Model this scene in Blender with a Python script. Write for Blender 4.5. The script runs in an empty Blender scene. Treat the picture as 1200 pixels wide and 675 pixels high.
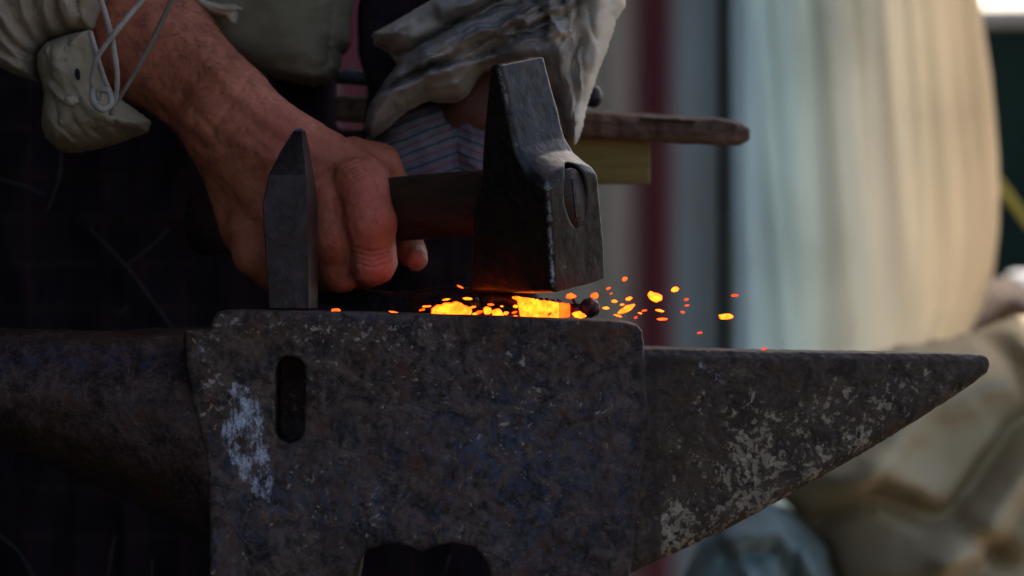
import bpy, bmesh, math, random
import numpy as np
from mathutils import Vector, Matrix, noise as mnoise
R = math.radians
sc = bpy.context.scene
C = sc.collection
random.seed(4)

# ------------------------------------------------------------------ camera, sky, sun, exposure
S0 = 0.00042; D = 2.0
cam_d = bpy.data.cameras.new('camera'); cam = bpy.data.objects.new('camera', cam_d); C.objects.link(cam)
cam.location = (0, -D, 0); cam.rotation_euler = (R(90), 0, 0)
cam_d.sensor_width = 36; cam_d.lens = 36 * D / (1200 * S0)
cam_d.clip_start = 0.05; cam_d.clip_end = 500
cam_d.dof.use_dof = True; cam_d.dof.focus_distance = 2.035; cam_d.dof.aperture_fstop = 8.0
sc.camera = cam
SUN_EL = 44; SUN_AZ = 1          # azimuth: degrees from +Y towards +X (behind the canvas)
w = bpy.data.worlds.new('World'); sc.world = w; w.use_nodes = True
nt = w.node_tree; bg = nt.nodes['Background']
sky = nt.nodes.new('ShaderNodeTexSky'); sky.sky_type = 'NISHITA'; sky.sun_disc = False
sky.sun_elevation = R(SUN_EL); sky.sun_rotation = R(SUN_AZ)
sky.dust_density = 4; sky.ozone_density = .4; sky.air_density = .8
nt.links.new(sky.outputs[0], bg.inputs[0]); bg.inputs[1].default_value = 0.10
sd = bpy.data.lights.new('sun', 'SUN'); sun = bpy.data.objects.new('sun', sd); C.objects.link(sun)
sd.energy = 2.35; sd.angle = R(0.5); sd.color = (1, .93, .82)
sdir = Vector((math.sin(R(SUN_AZ)) * math.cos(R(SUN_EL)), math.cos(R(SUN_AZ)) * math.cos(R(SUN_EL)), math.sin(R(SUN_EL))))
sun.rotation_euler = sdir.to_track_quat('Z', 'Y').to_euler()
vs = sc.view_settings; vs.view_transform = 'Standard'; vs.look = 'None'; vs.exposure = 1.55; vs.gamma = 1
sc.render.engine = 'CYCLES'

# ------------------------------------------------------------------ helpers
def P(px, py, y=0.0):
    s = S0 * (D + y) / D
    return Vector(((px - 600) * s, y, (337.5 - py) * s))
def topx(v):
    s = S0 * (D + v[:, 1]) / D
    return v[:, 0] / s + 600, 337.5 - v[:, 2] / s
def tag(o, label=None, cat=None, group=None, kind=None):
    if label: o['label'] = label
    if cat: o['category'] = cat
    if group: o['group'] = group
    if kind: o['kind'] = kind
    return o
def thing(name, label, cat, loc=(0, 0, 0), group=None):
    o = bpy.data.objects.new(name, None); C.objects.link(o); o.location = loc; o.empty_display_size = .02
    return tag(o, label, cat, group)
def link(name, me, mat, parent=None, smooth=True):
    o = bpy.data.objects.new(name, me); C.objects.link(o)
    if mat: me.materials.append(mat)
    if smooth: me.polygons.foreach_set('use_smooth', [True] * len(me.polygons))
    if parent:
        o.parent = parent; o.matrix_parent_inverse = Matrix.Translation(parent.location).inverted() if parent.type == 'EMPTY' and not parent.parent else Matrix()
    return o
def mesh_np(name, V, F, attrs=None):
    me = bpy.data.meshes.new(name)
    n, m = len(V), len(F)
    me.vertices.add(n); me.vertices.foreach_set('co', np.asarray(V, np.float32).ravel())
    me.loops.add(m * 4); me.loops.foreach_set('vertex_index', np.asarray(F, np.int32).ravel())
    me.polygons.add(m); me.polygons.foreach_set('loop_start', np.arange(m, dtype=np.int32) * 4)
    me.polygons.foreach_set('loop_total', np.full(m, 4, np.int32))
    me.update(calc_edges=True); me.validate()
    for k, a in (attrs or {}).items():
        at = me.attributes.new(k, 'FLOAT', 'POINT'); at.data.foreach_set('value', np.asarray(a, np.float32))
    return me
def surfnet(F, org, h):
    """naive surface nets: F<0 inside, returns vertices and quads"""
    F = F.astype(np.float32); s = F < 0
    nx, ny, nz = F.shape
    cnt = np.zeros((nx - 1, ny - 1, nz - 1), np.int8)
    for i in (0, 1):
        for j in (0, 1):
            for k in (0, 1):
                cnt += s[i:nx - 1 + i, j:ny - 1 + j, k:nz - 1 + k]
    act = (cnt > 0) & (cnt < 8)
    I, J, K = np.nonzero(act)
    idx = np.full(act.shape, -1, np.int32); idx[I, J, K] = np.arange(len(I))
    pos = np.zeros((len(I), 3)); num = np.zeros(len(I))
    cr = [(a, b, c) for a in (0, 1) for b in (0, 1) for c in (0, 1)]
    for a in cr:
        for ax in range(3):
            if a[ax]: continue
            b = list(a); b[ax] = 1
            fa = F[I + a[0], J + a[1], K + a[2]]; fb = F[I + b[0], J + b[1], K + b[2]]
            m = (fa < 0) != (fb < 0)
            t = np.where(m, fa / np.where(m, fa - fb, 1), 0)
            for d in range(3):
                pos[:, d] += np.where(m, a[d] + (t if d == ax else 0), 0)
            num += m
    V = (np.stack([I, J, K], 1) + pos / num[:, None]) * h + np.asarray(org)
    Q = []
    sx = s[:-1] != s[1:]
    i, j, k = np.nonzero(sx[:, 1:-1, 1:-1]); j += 1; k += 1
    q = np.stack([idx[i, j - 1, k - 1], idx[i, j, k - 1], idx[i, j, k], idx[i, j - 1, k]], 1)
    f = ~s[i, j, k]; q[f] = q[f][:, ::-1]; Q.append(q)
    sy = s[:, :-1] != s[:, 1:]
    i, j, k = np.nonzero(sy[1:-1, :, 1:-1]); i += 1; k += 1
    q = np.stack([idx[i - 1, j, k - 1], idx[i - 1, j, k], idx[i, j, k], idx[i, j, k - 1]], 1)
    f = ~s[i, j, k]; q[f] = q[f][:, ::-1]; Q.append(q)
    sz = s[:, :, :-1] != s[:, :, 1:]
    i, j, k = np.nonzero(sz[1:-1, 1:-1, :]); i += 1; j += 1
    q = np.stack([idx[i - 1, j - 1, k], idx[i, j - 1, k], idx[i, j, k], idx[i - 1, j, k]], 1)
    f = ~s[i, j, k]; q[f] = q[f][:, ::-1]; Q.append(q)
    return V, np.concatenate(Q)
def grid(lo, hi, h):
    ax = [np.arange(lo[d], hi[d] + h, h, dtype=np.float32) for d in range(3)]
    return ax[0][:, None, None], ax[1][None, :, None], ax[2][None, None, :], np.array([a[0] for a in ax])
def smin(a, b, k):
    h = np.clip(.5 + .5 * (b - a) / k, 0, 1); return b + (a - b) * h - k * h * (1 - h)
def smax(a, b, k): return -smin(-a, -b, k)
def cone(X, Y, Z, a, b, r1, r2, ys=1.0):
    a = np.array(a, np.float32); b = np.array(b, np.float32); ba = b - a; L = float(ba @ ba) + 1e-12
    dx, dy, dz = X - a[0], Y - a[1], Z - a[2]
    t = np.clip((dx * ba[0] + dy * ba[1] + dz * ba[2]) / L, 0, 1)
    ex, ey, ez = dx - t * ba[0], (dy - t * ba[1]) / ys, dz - t * ba[2]
    return np.sqrt(ex * ex + ey * ey + ez * ez) - (r1 + (r2 - r1) * t)
def polysd(U, W, pts):
    """signed distance to a polygon, negative inside"""
    U, W = np.broadcast_arrays(U, W)
    d = np.full(U.shape, 1e9); ins = np.zeros(U.shape, bool); n = len(pts)
    for i in range(n):
        ax, az = pts[i]; bx, bz = pts[(i + 1) % n]
        ex, ez = bx - ax, bz - az
        t = np.clip(((U - ax) * ex + (W - az) * ez) / (ex * ex + ez * ez + 1e-18), 0, 1)
        d = np.minimum(d, (U - ax - t * ex) ** 2 + (W - az - t * ez) ** 2)
        c = ((az > W) != (bz > W)) & (U < ex * (W - az) / (ez if abs(ez) > 1e-12 else 1e-12) + ax)
        ins ^= c
    d = np.sqrt(d); return np.where(ins, -d, d)
def linedist(U, W, pts):
    d = np.full(np.broadcast(U, W).shape, 1e9)
    for (ax, az), (bx, bz) in zip(pts[:-1], pts[1:]):
        ex, ez = bx - ax, bz - az
        t = np.clip(((U - ax) * ex + (W - az) * ez) / (ex * ex + ez * ez + 1e-12), 0, 1)
        d = np.minimum(d, (U - ax - t * ex) ** 2 + (W - az - t * ez) ** 2)
    return np.sqrt(d)
_rt = np.random.RandomState(7).rand(64, 64, 64).astype(np.float32)
def vn(x, y, z, s=0):
    x = np.asarray(x) + s * 17.3; y = np.asarray(y) + s * 5.1; z = np.asarray(z) + s * 9.7
    x, y, z = np.broadcast_arrays(x, y, z)
    xi, yi, zi = np.floor(x).astype(int), np.floor(y).astype(int), np.floor(z).astype(int)
    fx, fy, fz = x - xi, y - yi, z - zi
    fx, fy, fz = [f * f * (3 - 2 * f) for f in (fx, fy, fz)]
    r = 0
    for i in (0, 1):
        for j in (0, 1):
            for k in (0, 1):
                r = r + (fx if i else 1 - fx) * (fy if j else 1 - fy) * (fz if k else 1 - fz) * _rt[(xi + i) % 64, (yi + j) % 64, (zi + k) % 64]
    return r * 2 - 1
def fbm(x, y, z, o=4, s=0):
    r = 0; a = 1; f = 1
    for i in range(o): r = r + a * vn(x * f, y * f, z * f, s + i); a *= .5; f *= 2.03
    return r
def normals(V, F):
    n = np.zeros_like(V); fn = np.cross(V[F[:, 2]] - V[F[:, 0]], V[F[:, 3]] - V[F[:, 1]])
    for k in range(4): np.add.at(n, F[:, k], fn)
    return n / (np.linalg.norm(n, axis=1)[:, None] + 1e-12)
def catmull(pts, n=8):
    pts = [Vector(p) for p in pts]; out = []
    if len(pts) < 3: return pts
    q = [pts[0] * 2 - pts[1]] + pts + [pts[-1] * 2 - pts[-2]]
    for i in range(1, len(q) - 2):
        for k in range(n):
            t = k / n; a, b, c, d = q[i - 1:i + 3]
            out.append(.5 * ((2 * b) + (c - a) * t + (2 * a - 5 * b + 4 * c - d) * t * t + (3 * b - a - 3 * c + d) * t ** 3))
    out.append(pts[-1]); return out
def tube(pts, radii, seg=10, n=8, wob=0, flat=1.0):
    pts = catmull(pts, n); m = len(pts); bm = bmesh.new(); prev = None; up = Vector((0, 1, 0))
    for i, p in enumerate(pts):
        t = (pts[min(i + 1, m - 1)] - pts[max(i - 1, 0)]).normalized()
        a = up.cross(t)
        if a.length < .05: a = Vector((1, 0, 0)).cross(t)
        a.normalize(); b = t.cross(a)
        f = i / (m - 1) * (len(radii) - 1); k = min(int(f), len(radii) - 2); r = radii[k] + (radii[k + 1] - radii[k]) * (f - k)
        ring = []
        for s in range(seg):
            an = 2 * math.pi * s / seg; rr = r * (1 + wob * mnoise.noise(p * 300 + Vector((s * .7, 0, 0))))
            ring.append(bm.verts.new(p + a * math.cos(an) * rr + b * math.sin(an) * rr * flat))
        if prev:
            for s in range(seg): bm.faces.new((prev[s], prev[(s + 1) % seg], ring[(s + 1) % seg], ring[s]))
        else: bm.faces.new(ring[::-1])
        prev = ring
    bm.faces.new(prev); return bm
def bmesh_obj(name, bm, mat, parent=None, smooth=True, bevel=0, seg=2, sub=0):
    bmesh.ops.recalc_face_normals(bm, faces=bm.faces)
    me = bpy.data.meshes.new(name); bm.to_mesh(me); bm.free()
    o = link(name, me, mat, parent, smooth)
    if bevel:
        m = o.modifiers.new('bevel', 'BEVEL'); m.width = bevel; m.segments = seg; m.limit_method = 'ANGLE'; m.angle_limit = R(30)
    if sub:
        m = o.modifiers.new('sub', 'SUBSURF'); m.levels = sub; m.render_levels = sub
    return o
def loft(rings, closed=True):
    """rings: list of equal-length point lists"""
    bm = bmesh.new(); vr = [[bm.verts.new(p) for p in r] for r in rings]; n = len(vr[0])
    for a, b in zip(vr[:-1], vr[1:]):
        for i in range(n): bm.faces.new((a[i], a[(i + 1) % n], b[(i + 1) % n], b[i]))
    bm.faces.new(vr[0][::-1]); bm.faces.new(vr[-1]); return bm

# ------------------------------------------------------------------ materials
class M:
    """tiny node builder"""
    def __init__(s, name):
        s.m = bpy.data.materials.new(name); s.m.use_nodes = True; s.t = s.m.node_tree; s.b = s.t.nodes['Principled BSDF']
        s.tc = s.t.nodes.new('ShaderNodeTexCoord').outputs['Object']; s.out = s.t.nodes['Material Output']
    def L(s, a, b): s.t.links.new(a, b)
    def noise(s, scale, detail=4, rough=.55, vec=None, dist=0, sc3=None):
        n = s.t.nodes.new('ShaderNodeTexNoise'); n.inputs['Scale'].default_value = scale; n.inputs['Detail'].default_value = detail
        n.inputs['Roughness'].default_value = rough; n.inputs['Distortion'].default_value = dist
        v = vec or s.tc
        if sc3:
            mp = s.t.nodes.new('ShaderNodeMapping'); mp.inputs['Scale'].default_value = sc3[0:3]
            if len(sc3) > 3: mp.inputs['Rotation'].default_value = sc3[3]
            s.L(v, mp.inputs[0]); v = mp.outputs[0]
        s.L(v, n.inputs['Vector']); return n.outputs['Fac']
    def ramp(s, f, a, b, c0=0, c1=1):
        n = s.t.nodes.new('ShaderNodeMapRange'); n.interpolation_type = 'SMOOTHSTEP'
        for i, v in enumerate((a, b, c0, c1)): n.inputs[i + 1].default_value = v
        s.L(f, n.inputs[0]); return n.outputs[0]
    def attr(s, name):
        n = s.t.nodes.new('ShaderNodeAttribute'); n.attribute_name = name; return n.outputs['Fac']
    def math(s, op, a, b=0.0, clamp=False):
        n = s.t.nodes.new('ShaderNodeMath'); n.operation = op; n.use_clamp = clamp
        for i, v in enumerate((a, b)):
            if isinstance(v, (int, float)): n.inputs[i].default_value = v
            else: s.L(v, n.inputs[i])
        return n.outputs[0]
    def mix(s, f, a, b):
        n = s.t.nodes.new('ShaderNodeMix'); n.data_type = 'RGBA'
        if isinstance(f, (int, float)): n.inputs[0].default_value = f
        else: s.L(f, n.inputs[0])
        for i, v in ((6, a), (7, b)):
            if isinstance(v, tuple): n.inputs[i].default_value = (*v, 1)
            else: s.L(v, n.inputs[i])
        return n.outputs[2]
    def bump(s, h, dist, strength=1.0, prev=None):
        n = s.t.nodes.new('ShaderNodeBump'); n.inputs['Distance'].default_value = dist; n.inputs['Strength'].default_value = strength
        s.L(h, n.inputs['Height'])
        if prev: s.L(prev, n.inputs['Normal'])
        return n.outputs[0]
    def set(s, color=None, rough=None, metal=None, normal=None, spec=None):
        for k, v in (('Base Color', color), ('Roughness', rough), ('Metallic', metal), ('Normal', normal), ('Specular IOR Level', spec)):
            if v is None: continue
            if isinstance(v, tuple): s.b.inputs[k].default_value = (*v, 1)
            elif isinstance(v, (int, float)): s.b.inputs[k].default_value = v
            else: s.L(v, s.b.inputs[k])
        return s.m

def old_iron(name, dark=(.011, .007, .006), mid=(.084, .054, .042), rustc=(.072, .028, .014), pale=(.34, .29, .235), blue=(.045, .065, .12), use_attr=True, rough=(.42, .75), met=.15, spec=.22, bm=1.0):
    m = M(name)
    big = m.noise(22, 5, .6, dist=.6); med = m.noise(90, 6, .65, dist=1.0); fine = m.noise(420, 5, .7); vf = m.noise(1400, 3, .6)
    col = m.mix(m.ramp(med, .38, .62), dark, mid)
    soft = m.noise(65, 6, .7, dist=.5); col = m.mix(m.math('MULTIPLY', m.ramp(soft, .50, .70), .55), col, tuple(x * 2.2 for x in mid))
    col = m.mix(m.math('MULTIPLY', m.ramp(fine, .45, .75), .16), col, pale)
    rm = m.ramp(m.noise(38, 7, .75, dist=.8), .50, .62)
    col = m.mix(m.math('MULTIPLY', rm, .75), col, rustc)
    if use_attr:
        bl = m.math('MULTIPLY', m.attr('blue'), m.ramp(m.noise(160, 5, .7), .38, .62))
        col = m.mix(m.math('MULTIPLY', bl, .6, True), col, blue)
        # pale flakes: where the density attribute plus noise passes a threshold
        pn = m.noise(260, 5, .65, dist=.3)
        thr = m.math('ADD', pn, m.math('MULTIPLY', m.attr('pale'), .15))
        pm = m.ramp(thr, .66, .76)
        col = m.mix(m.math('MULTIPLY', pm, .65), col, pale)
        cn = m.math('ADD', m.noise(125, 5, .6, dist=.4), m.math('MULTIPLY', m.attr('pale'), .13))
        cm = m.math('MULTIPLY', m.ramp(cn, .69, .74), m.ramp(fine, .3, .55))
        col = m.mix(m.math('MULTIPLY', cm, .68), col, tuple(x * 1.25 for x in pale))
        st_ = m.noise(300, 6, .8, dist=.8, sc3=(1, 1, .35)); wn = m.math('ADD', m.math('MULTIPLY', m.math('ADD', st_, m.noise(110, 4, .7)), .5), m.math('MULTIPLY', m.attr('white'), .17))
        wm = m.math('MULTIPLY', m.ramp(wn, .63, .78), m.ramp(m.noise(800, 4, .7), .3, .6, .45, 1))
        col = m.mix(m.math('MULTIPLY', wm, .9), col, (.52, .55, .66))
        dk = m.math('MULTIPLY', m.attr('stain_shade'), m.ramp(med, .3, .6, .6, 1))
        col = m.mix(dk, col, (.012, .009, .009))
        pm = m.math('MAXIMUM', pm, wm)
        rg = m.mix(pm, m.mix(med, (rough[0],) * 3, (rough[1],) * 3), (.85, .85, .85))
        mt = m.math('MULTIPLY', m.math('SUBTRACT', 1.0, pm), met)
    else:
        rg = m.mix(med, (rough[0],) * 3, (rough[1],) * 3); mt = met
    n1 = m.bump(med, .0012 * bm, .7); n2 = m.bump(fine, .0005 * bm, .8, n1); n3 = m.bump(vf, .00012, .6, n2)
    return m.set(col, rg, mt, n3, spec)
def cloth(name, c1, c2, scale=30, weave=0, bump=.0004, transl=0, rough=.95, attr=None, c3=None):
    m = M(name); col = m.mix(m.ramp(m.noise(scale, 5, .6), .3, .7), c1, c2)
    if attr: col = m.mix(m.attr(attr), col, c3)
    fine = m.noise(900, 3, .7); col = m.mix(m.math('MULTIPLY', fine, .35), col, tuple(x * .45 for x in c1))
    nrm = m.bump(m.noise(scale * 6, 5, .6), bump * 2.2, .6); nrm = m.bump(fine, bump, .6, nrm)
    if weave:
        w1 = m.t.nodes.new('ShaderNodeTexWave'); w1.inputs['Scale'].default_value = weave; w1.bands_direction = 'X'; m.L(m.tc, w1.inputs[0])
        w2 = m.t.nodes.new('ShaderNodeTexWave'); w2.inputs['Scale'].default_value = weave; w2.bands_direction = 'Z'; m.L(m.tc, w2.inputs[0])
        nrm = m.bump(m.math('MULTIPLY', w1.outputs['Fac'], w2.outputs['Fac']), bump, .5, nrm)
    m.set(col, rough, 0, nrm, .15)
    if transl:
        tr = m.t.nodes.new('ShaderNodeBsdfTranslucent'); m.L(col, tr.inputs[0]); mx = m.t.nodes.new('ShaderNodeMixShader'); mx.inputs[0].default_value = transl
        m.L(m.b.outputs[0], mx.inputs[1]); m.L(tr.outputs[0], mx.inputs[2]); m.L(mx.outputs[0], m.out.inputs[0])
    return m.m
def glow(name, c1, c2, strength):
    m = M(name); n = m.noise(260, 3, .6); col = m.mix(m.ramp(n, .35, .65), c1, c2)
    lw = m.t.nodes.new('ShaderNodeLayerWeight'); lw.inputs[0].default_value = .35
    col = m.mix(m.ramp(lw.outputs['Facing'], .35, .95), col, (.9, c1[1] * .35, .001))
    fl = m.ramp(m.noise(420, 4, .7, dist=.6), .66, .72); col = m.mix(m.math('MULTIPLY', fl, .8), col, (.45, .012, .001))
    m.set((.02, .01, .01), .8); m.L(col, m.b.inputs['Emission Color']); m.b.inputs['Emission Strength'].default_value = strength; return m.m
def wood(name, c1, c2, rot=0, rough=.7, bump=.0006):
    m = M(name); g = m.noise(60, 5, .7, dist=.4, sc3=(.12, 1, 1.4)); f = m.noise(400, 3, .6, sc3=(.08, 1, 1))
    col = m.mix(m.ramp(g, .3, .7), c1, c2); col = m.mix(m.math('MULTIPLY', m.ramp(f, .5, .8), .5), col, tuple(x * .3 for x in c1))
    return m.set(col, rough, 0, m.bump(f, bump * .5, .7, m.bump(g, bump, .8)), .3)

MAT = {}
MAT['anvil'] = old_iron('anvil_iron')
MAT['horn'] = old_iron('horn_iron', dark=(.022, .011, .010), mid=(.058, .032, .027), blue=(.035, .04, .07), rough=(.3, .55), met=.5)
MAT['heel'] = old_iron('heel_iron', dark=(.020, .013, .010), mid=(.060, .041, .029), pale=(.30, .24, .17), rustc=(.055, .030, .02), rough=(.5, .8), met=.1)
MAT['hammer'] = old_iron('hammer_steel', dark=(.011, .009, .0085), mid=(.021, .017, .016), pale=(.13, .115, .10), rustc=(.030, .017, .012), blue=(.035, .04, .055), rough=(.28, .40), met=.6, spec=.35, bm=.3)
MAT['hardy'] = old_iron('chisel_steel', dark=(.028, .020, .020), mid=(.044, .032, .031), use_attr=False, rough=(.35, .5), met=.5, bm=.35, rustc=(.035, .022, .018), pale=(.10, .085, .08))
MAT['dark_iron'] = old_iron('dark_iron', use_attr=False, dark=(.010, .009, .012), mid=(.02, .018, .024), rough=(.25, .45), met=.5)
MAT['blue_steel'] = old_iron('polished_steel', use_attr=False, dark=(.05, .065, .08), mid=(.09, .11, .14), rough=(.35, .5), met=.6)
MAT['handle'] = wood('handle_wood', (.017, .009, .006), (.040, .019, .011), rough=.5, bump=.0012)
MAT['beam'] = wood('beam_wood', (.045, .026, .018), (.17, .095, .055), rough=.8, bump=.0025)
MAT['yellow'] = wood('pale_wood', (.16, .11, .025), (.21, .15, .04), bump=.0003)
MAT['sleeve'] = cloth('sleeve_linen', (.33, .26, .185), (.48, .39, .285), 18, 0, .0003)
MAT['cuff'] = cloth('cuff_linen', (.22, .17, .11), (.34, .275, .18), 40, 0, .0003)
MAT['shirt'] = cloth('shirt_canvas', (.17, .14, .09), (.23, .19, .125), 25, 180, .0003)
MAT['white'] = cloth('dirty_shaded_linen', (.12, .11, .115), (.36, .32, .28), 30, 0, .0004, attr='lit_tint', c3=(.80, .70, .56))
MAT['cord'] = cloth('tie_cord', (.30, .26, .21), (.42, .37, .31), 120, 0, .0002)
MAT['cord_dark'] = cloth('tie_cord_dark', (.15, .11, .08), (.2, .15, .11), 120, 0, .0002)
MAT['coat'] = cloth('dark_wool', (.011, .008, .012), (.024, .014, .016), 20, 0, .0005)
MAT['thread'] = cloth('seam_thread', (.05, .05, .055), (.07, .06, .06), 100)
MAT['grey_canvas'] = None
hotc = glow('hot_iron', (1, .085, .003), (1, .175, .006), 1.85)
emb = glow('ember', (1, .045, .002), (1, .08, .003), 1.5)
dim = glow('cooling_ember', (1, .05, .01), (1, .08, .015), .6)

def plaid():
    m = M('plaid_wool'); n = m.ramp(m.noise(20, 4, .6), .3, .7); col = m.mix(n, (.011, .008, .012), (.022, .014, .018))
    for ax_, scl, c in (('X', 14, (.06, .018, .022)), ('Z', 12, (.045, .030, .018)), ('X', 33, (.02, .022, .045))):
        w_ = m.t.nodes.new('ShaderNodeTexWave'); w_.bands_direction = ax_; w_.inputs['Scale'].default_value = scl; w_.inputs['Distortion'].default_value = 2.5; w_.inputs['Detail Scale'].default_value = .4
        m.L(m.tc, w_.inputs[0]); col = m.mix(m.math('MULTIPLY', m.ramp(w_.outputs['Fac'], .80, .99), .22), col, c)
    return m.set(col, .95, 0, m.bump(m.noise(500, 3, .7), .0005, .6), .1)
MAT['coat'] = plaid()
# ------------------------------------------------------------------ ANVIL
def poly_at(pts, y): return [(P(a, b, y).x, P(a, b, y).z) for a, b in pts]
anvil = thing('anvil', 'heavy rusty iron anvil with a pointed heel, worn pitted side and a slot', 'anvil', P(480, 980, .06))
BODY = [(250, 373), (254, 366), (268, 363), (330, 364), (420, 366), (600, 371), (728, 376), (746, 380), (753, 388), (755, 410), (757, 440), (760, 480), (754, 550), (746, 615), (739, 670), (738, 740), (800, 800), (830, 980),
        (640, 980), (600, 800), (578, 700), (570, 660), (556, 643), (530, 636), (508, 641), (494, 648), (480, 641), (455, 638), (430, 645), (417, 664), (412, 700), (395, 800), (350, 980), (140, 980), (180, 800), (236, 720), (246, 660), (244, 560), (232, 500), (218, 440), (214, 400), (216, 389), (245, 386)]
h = .0009
X, Y, Z, org = grid((P(200, 0).x, -.006, P(0, 760).z), (P(775, 0).x, .126, P(0, 352).z), h)
# the whole foot is coarse; only the visible block is fine
x2, z2 = X[:, 0, :], Z[:, 0, :]
d2 = polysd(x2 + np.zeros_like(z2), z2 + np.zeros_like(x2), poly_at(BODY, 0))
zb = P(0, 752).z
d2 = np.maximum(d2, zb - z2)
dn = fbm(x2 * 60, 0, z2 * 60, 4) * .0009 + fbm(x2 * 260, 3, z2 * 260, 2) * .0003
yf = 0 + dn
F = smax(d2[:, None, :], np.maximum(yf[:, None, :] - Y, Y - .12), .0035)
slot = cone(X, Y * .0 + 0, Z, (P(340, 434).x, 0, P(340, 434).z), (P(339, 502).x, 0, P(339, 502).z), 17 * S0, 17 * S0)
slot = np.maximum(slot, Y - .045)
F = smax(F, -slot, .0018)
V, Q = surfnet(F, org, h); N = normals(V, Q)
px, py = topx(V)
V += N * (fbm(V[:, 0] * 420, V[:, 1] * 420, V[:, 2] * 420, 2) * .00022)[:, None]
g = lambda cx, cy, rx, ry: np.exp(-((px - cx) / rx) ** 2 - ((py - cy) / ry) ** 2)
nz = fbm(px / 60, py / 60, px * 0, 3, 3)
blue = np.clip(1.0 * g(620, 560, 150, 120) + .9 * g(450, 560, 110, 60) + .7 * g(440, 370, 160, 8) + .6 * g(255, 600, 30, 90) + .5 * g(330, 600, 70, 60) + .02, 0, 1) * np.clip(.7 + nz * .5, 0, 1)  # bluish iron patches; the top rim's sky reflection is painted in as well
pale = np.clip(1.1 * np.exp(-((py - 385) / 16) ** 2) * (px < 520) + .75 * g(430, 600, 190, 90) + .55 * g(480, 430, 200, 60) + .9 * g(245, 430, 25, 60) + .4 * g(650, 480, 110, 80) + .3 * nz, -.3, 1) * .75
def pol(*p): return linedist(px, py, list(p))
white = np.clip(1.15 * (.75 + .5 * np.abs(fbm(px / 9, py / 26, px * 0, 3, 50))) * np.exp(-(polysd(px, py, [(275, 452), (305, 462), (310, 500), (318, 560), (314, 585), (292, 570), (272, 540), (264, 505)]).clip(0) / 6) ** 2) + .95 * g(238, 411, 10, 9) + .5 * np.exp(-(pol((252, 590), (254, 650)) / 4) ** 2) + .5 * g(500, 410, 12, 6) + .5 * g(712, 430, 6, 16), 0, 1.2)
stain_shade = np.clip(np.exp(-(pol((216, 392), (217, 425), (222, 450)) / 3) ** 2) + .6 * g(420, 640, 40, 20) + .5 * np.exp(-(pol((752, 385), (756, 470), (742, 660)) / 8) ** 2), 0, 1) * .9  # crack line, arch corner and right edge darker; edge shading is painted in
bod = link('body', mesh_np('body', V, Q, dict(blue=blue, pale=pale, white=white, stain_shade=stain_shade)), MAT['anvil'], anvil)
# feet under the visible block (out of the photograph)
bm = bmesh.new()
ft = loft([[P(236, 754, 0), P(738, 754, 0), P(738, 754, .12), P(236, 754, .12)], [P(200, 800, -.01), P(790, 800, -.01), P(790, 800, .13), P(200, 800, .13)], [P(140, 980, -.03), P(860, 980, -.03), P(860, 980, .15), P(140, 980, .15)]])
bmesh_obj('foot', ft, MAT['dark_iron'], anvil, False, .004)
# round horn (left)
h = .0012
X, Y, Z, org = grid((P(-380, 0).x, -.004, P(0, 690).z), (P(262, 0).x, .126, P(0, 372).z), h)
pxx = X / S0 + 600; t = np.clip((250 - pxx) / 600, 0, 1)
top = 386 + 1.5 * np.sin(pxx / 60); bot = 668 - 235 * np.power(t, .72) - 20 * t
cz = (337.5 - (top + bot) / 2) * S0; rz = (bot - top) / 2 * S0; ry = .060 - .035 * t
e = (np.abs((Z - cz) / rz) ** 2.3 + np.abs((Y - .06) / ry) ** 2.3) ** (1 / 2.3)
F = smax((e - 1) * rz, np.maximum(X - P(258, 0).x, P(-370, 0).x - X), .01)
V, Q = surfnet(F, org, h); N = normals(V, Q); px, py = topx(V)
V += N * (fbm(V[:, 0] * 55, V[:, 1] * 55, V[:, 2] * 55, 4) * .0009)[:, None]
hn = link('horn', mesh_np('horn', V, Q, dict(blue=np.clip(1.2 * np.exp(-((py - 418) / 16) ** 2), 0, 1), pale=g(225, 500, 40, 60) * .6 - .35, white=g(110, 418, 130, 7) * .28 + g(210, 395, 18, 3) * .5, stain_shade=np.clip(.25 * (py > 470), 0, 1))), MAT['horn'], anvil)  # top sheen and underside shade are put into the colour here
# pyramid heel (right)
h = .0009
HEEL = [(700, 407), (760, 408), (900, 412), (1060, 414), (1120, 415), (1158, 417), (1165, 421), (1167, 430), (1163, 438), (1140, 455), (1080, 493), (1000, 540), (920, 584), (860, 616), (800, 643), (752, 664), (735, 672), (700, 690)]
X, Y, Z, org = grid((P(700, 0).x, .0, P(0, 700, .02).z), (P(1190, 0, .02).x, .126, P(0, 395).z), h)
x2, z2 = X[:, 0, :], Z[:, 0, :]
HY = .022
d2 = polysd(x2 + np.zeros_like(z2), z2 + np.zeros_like(x2), poly_at(HEEL, HY))
pxx = X / (S0 * (D + HY) / D) + 600; t = np.clip((pxx - 745) / 425, 0, 1)
hy = .052 - .034 * t
dn = fbm(x2 * 60, 0, z2 * 60, 4, 5) * .0009 + fbm(x2 * 260, 3, z2 * 260, 2) * .0003
front = (.06 - hy) + dn[:, None, :]
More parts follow.
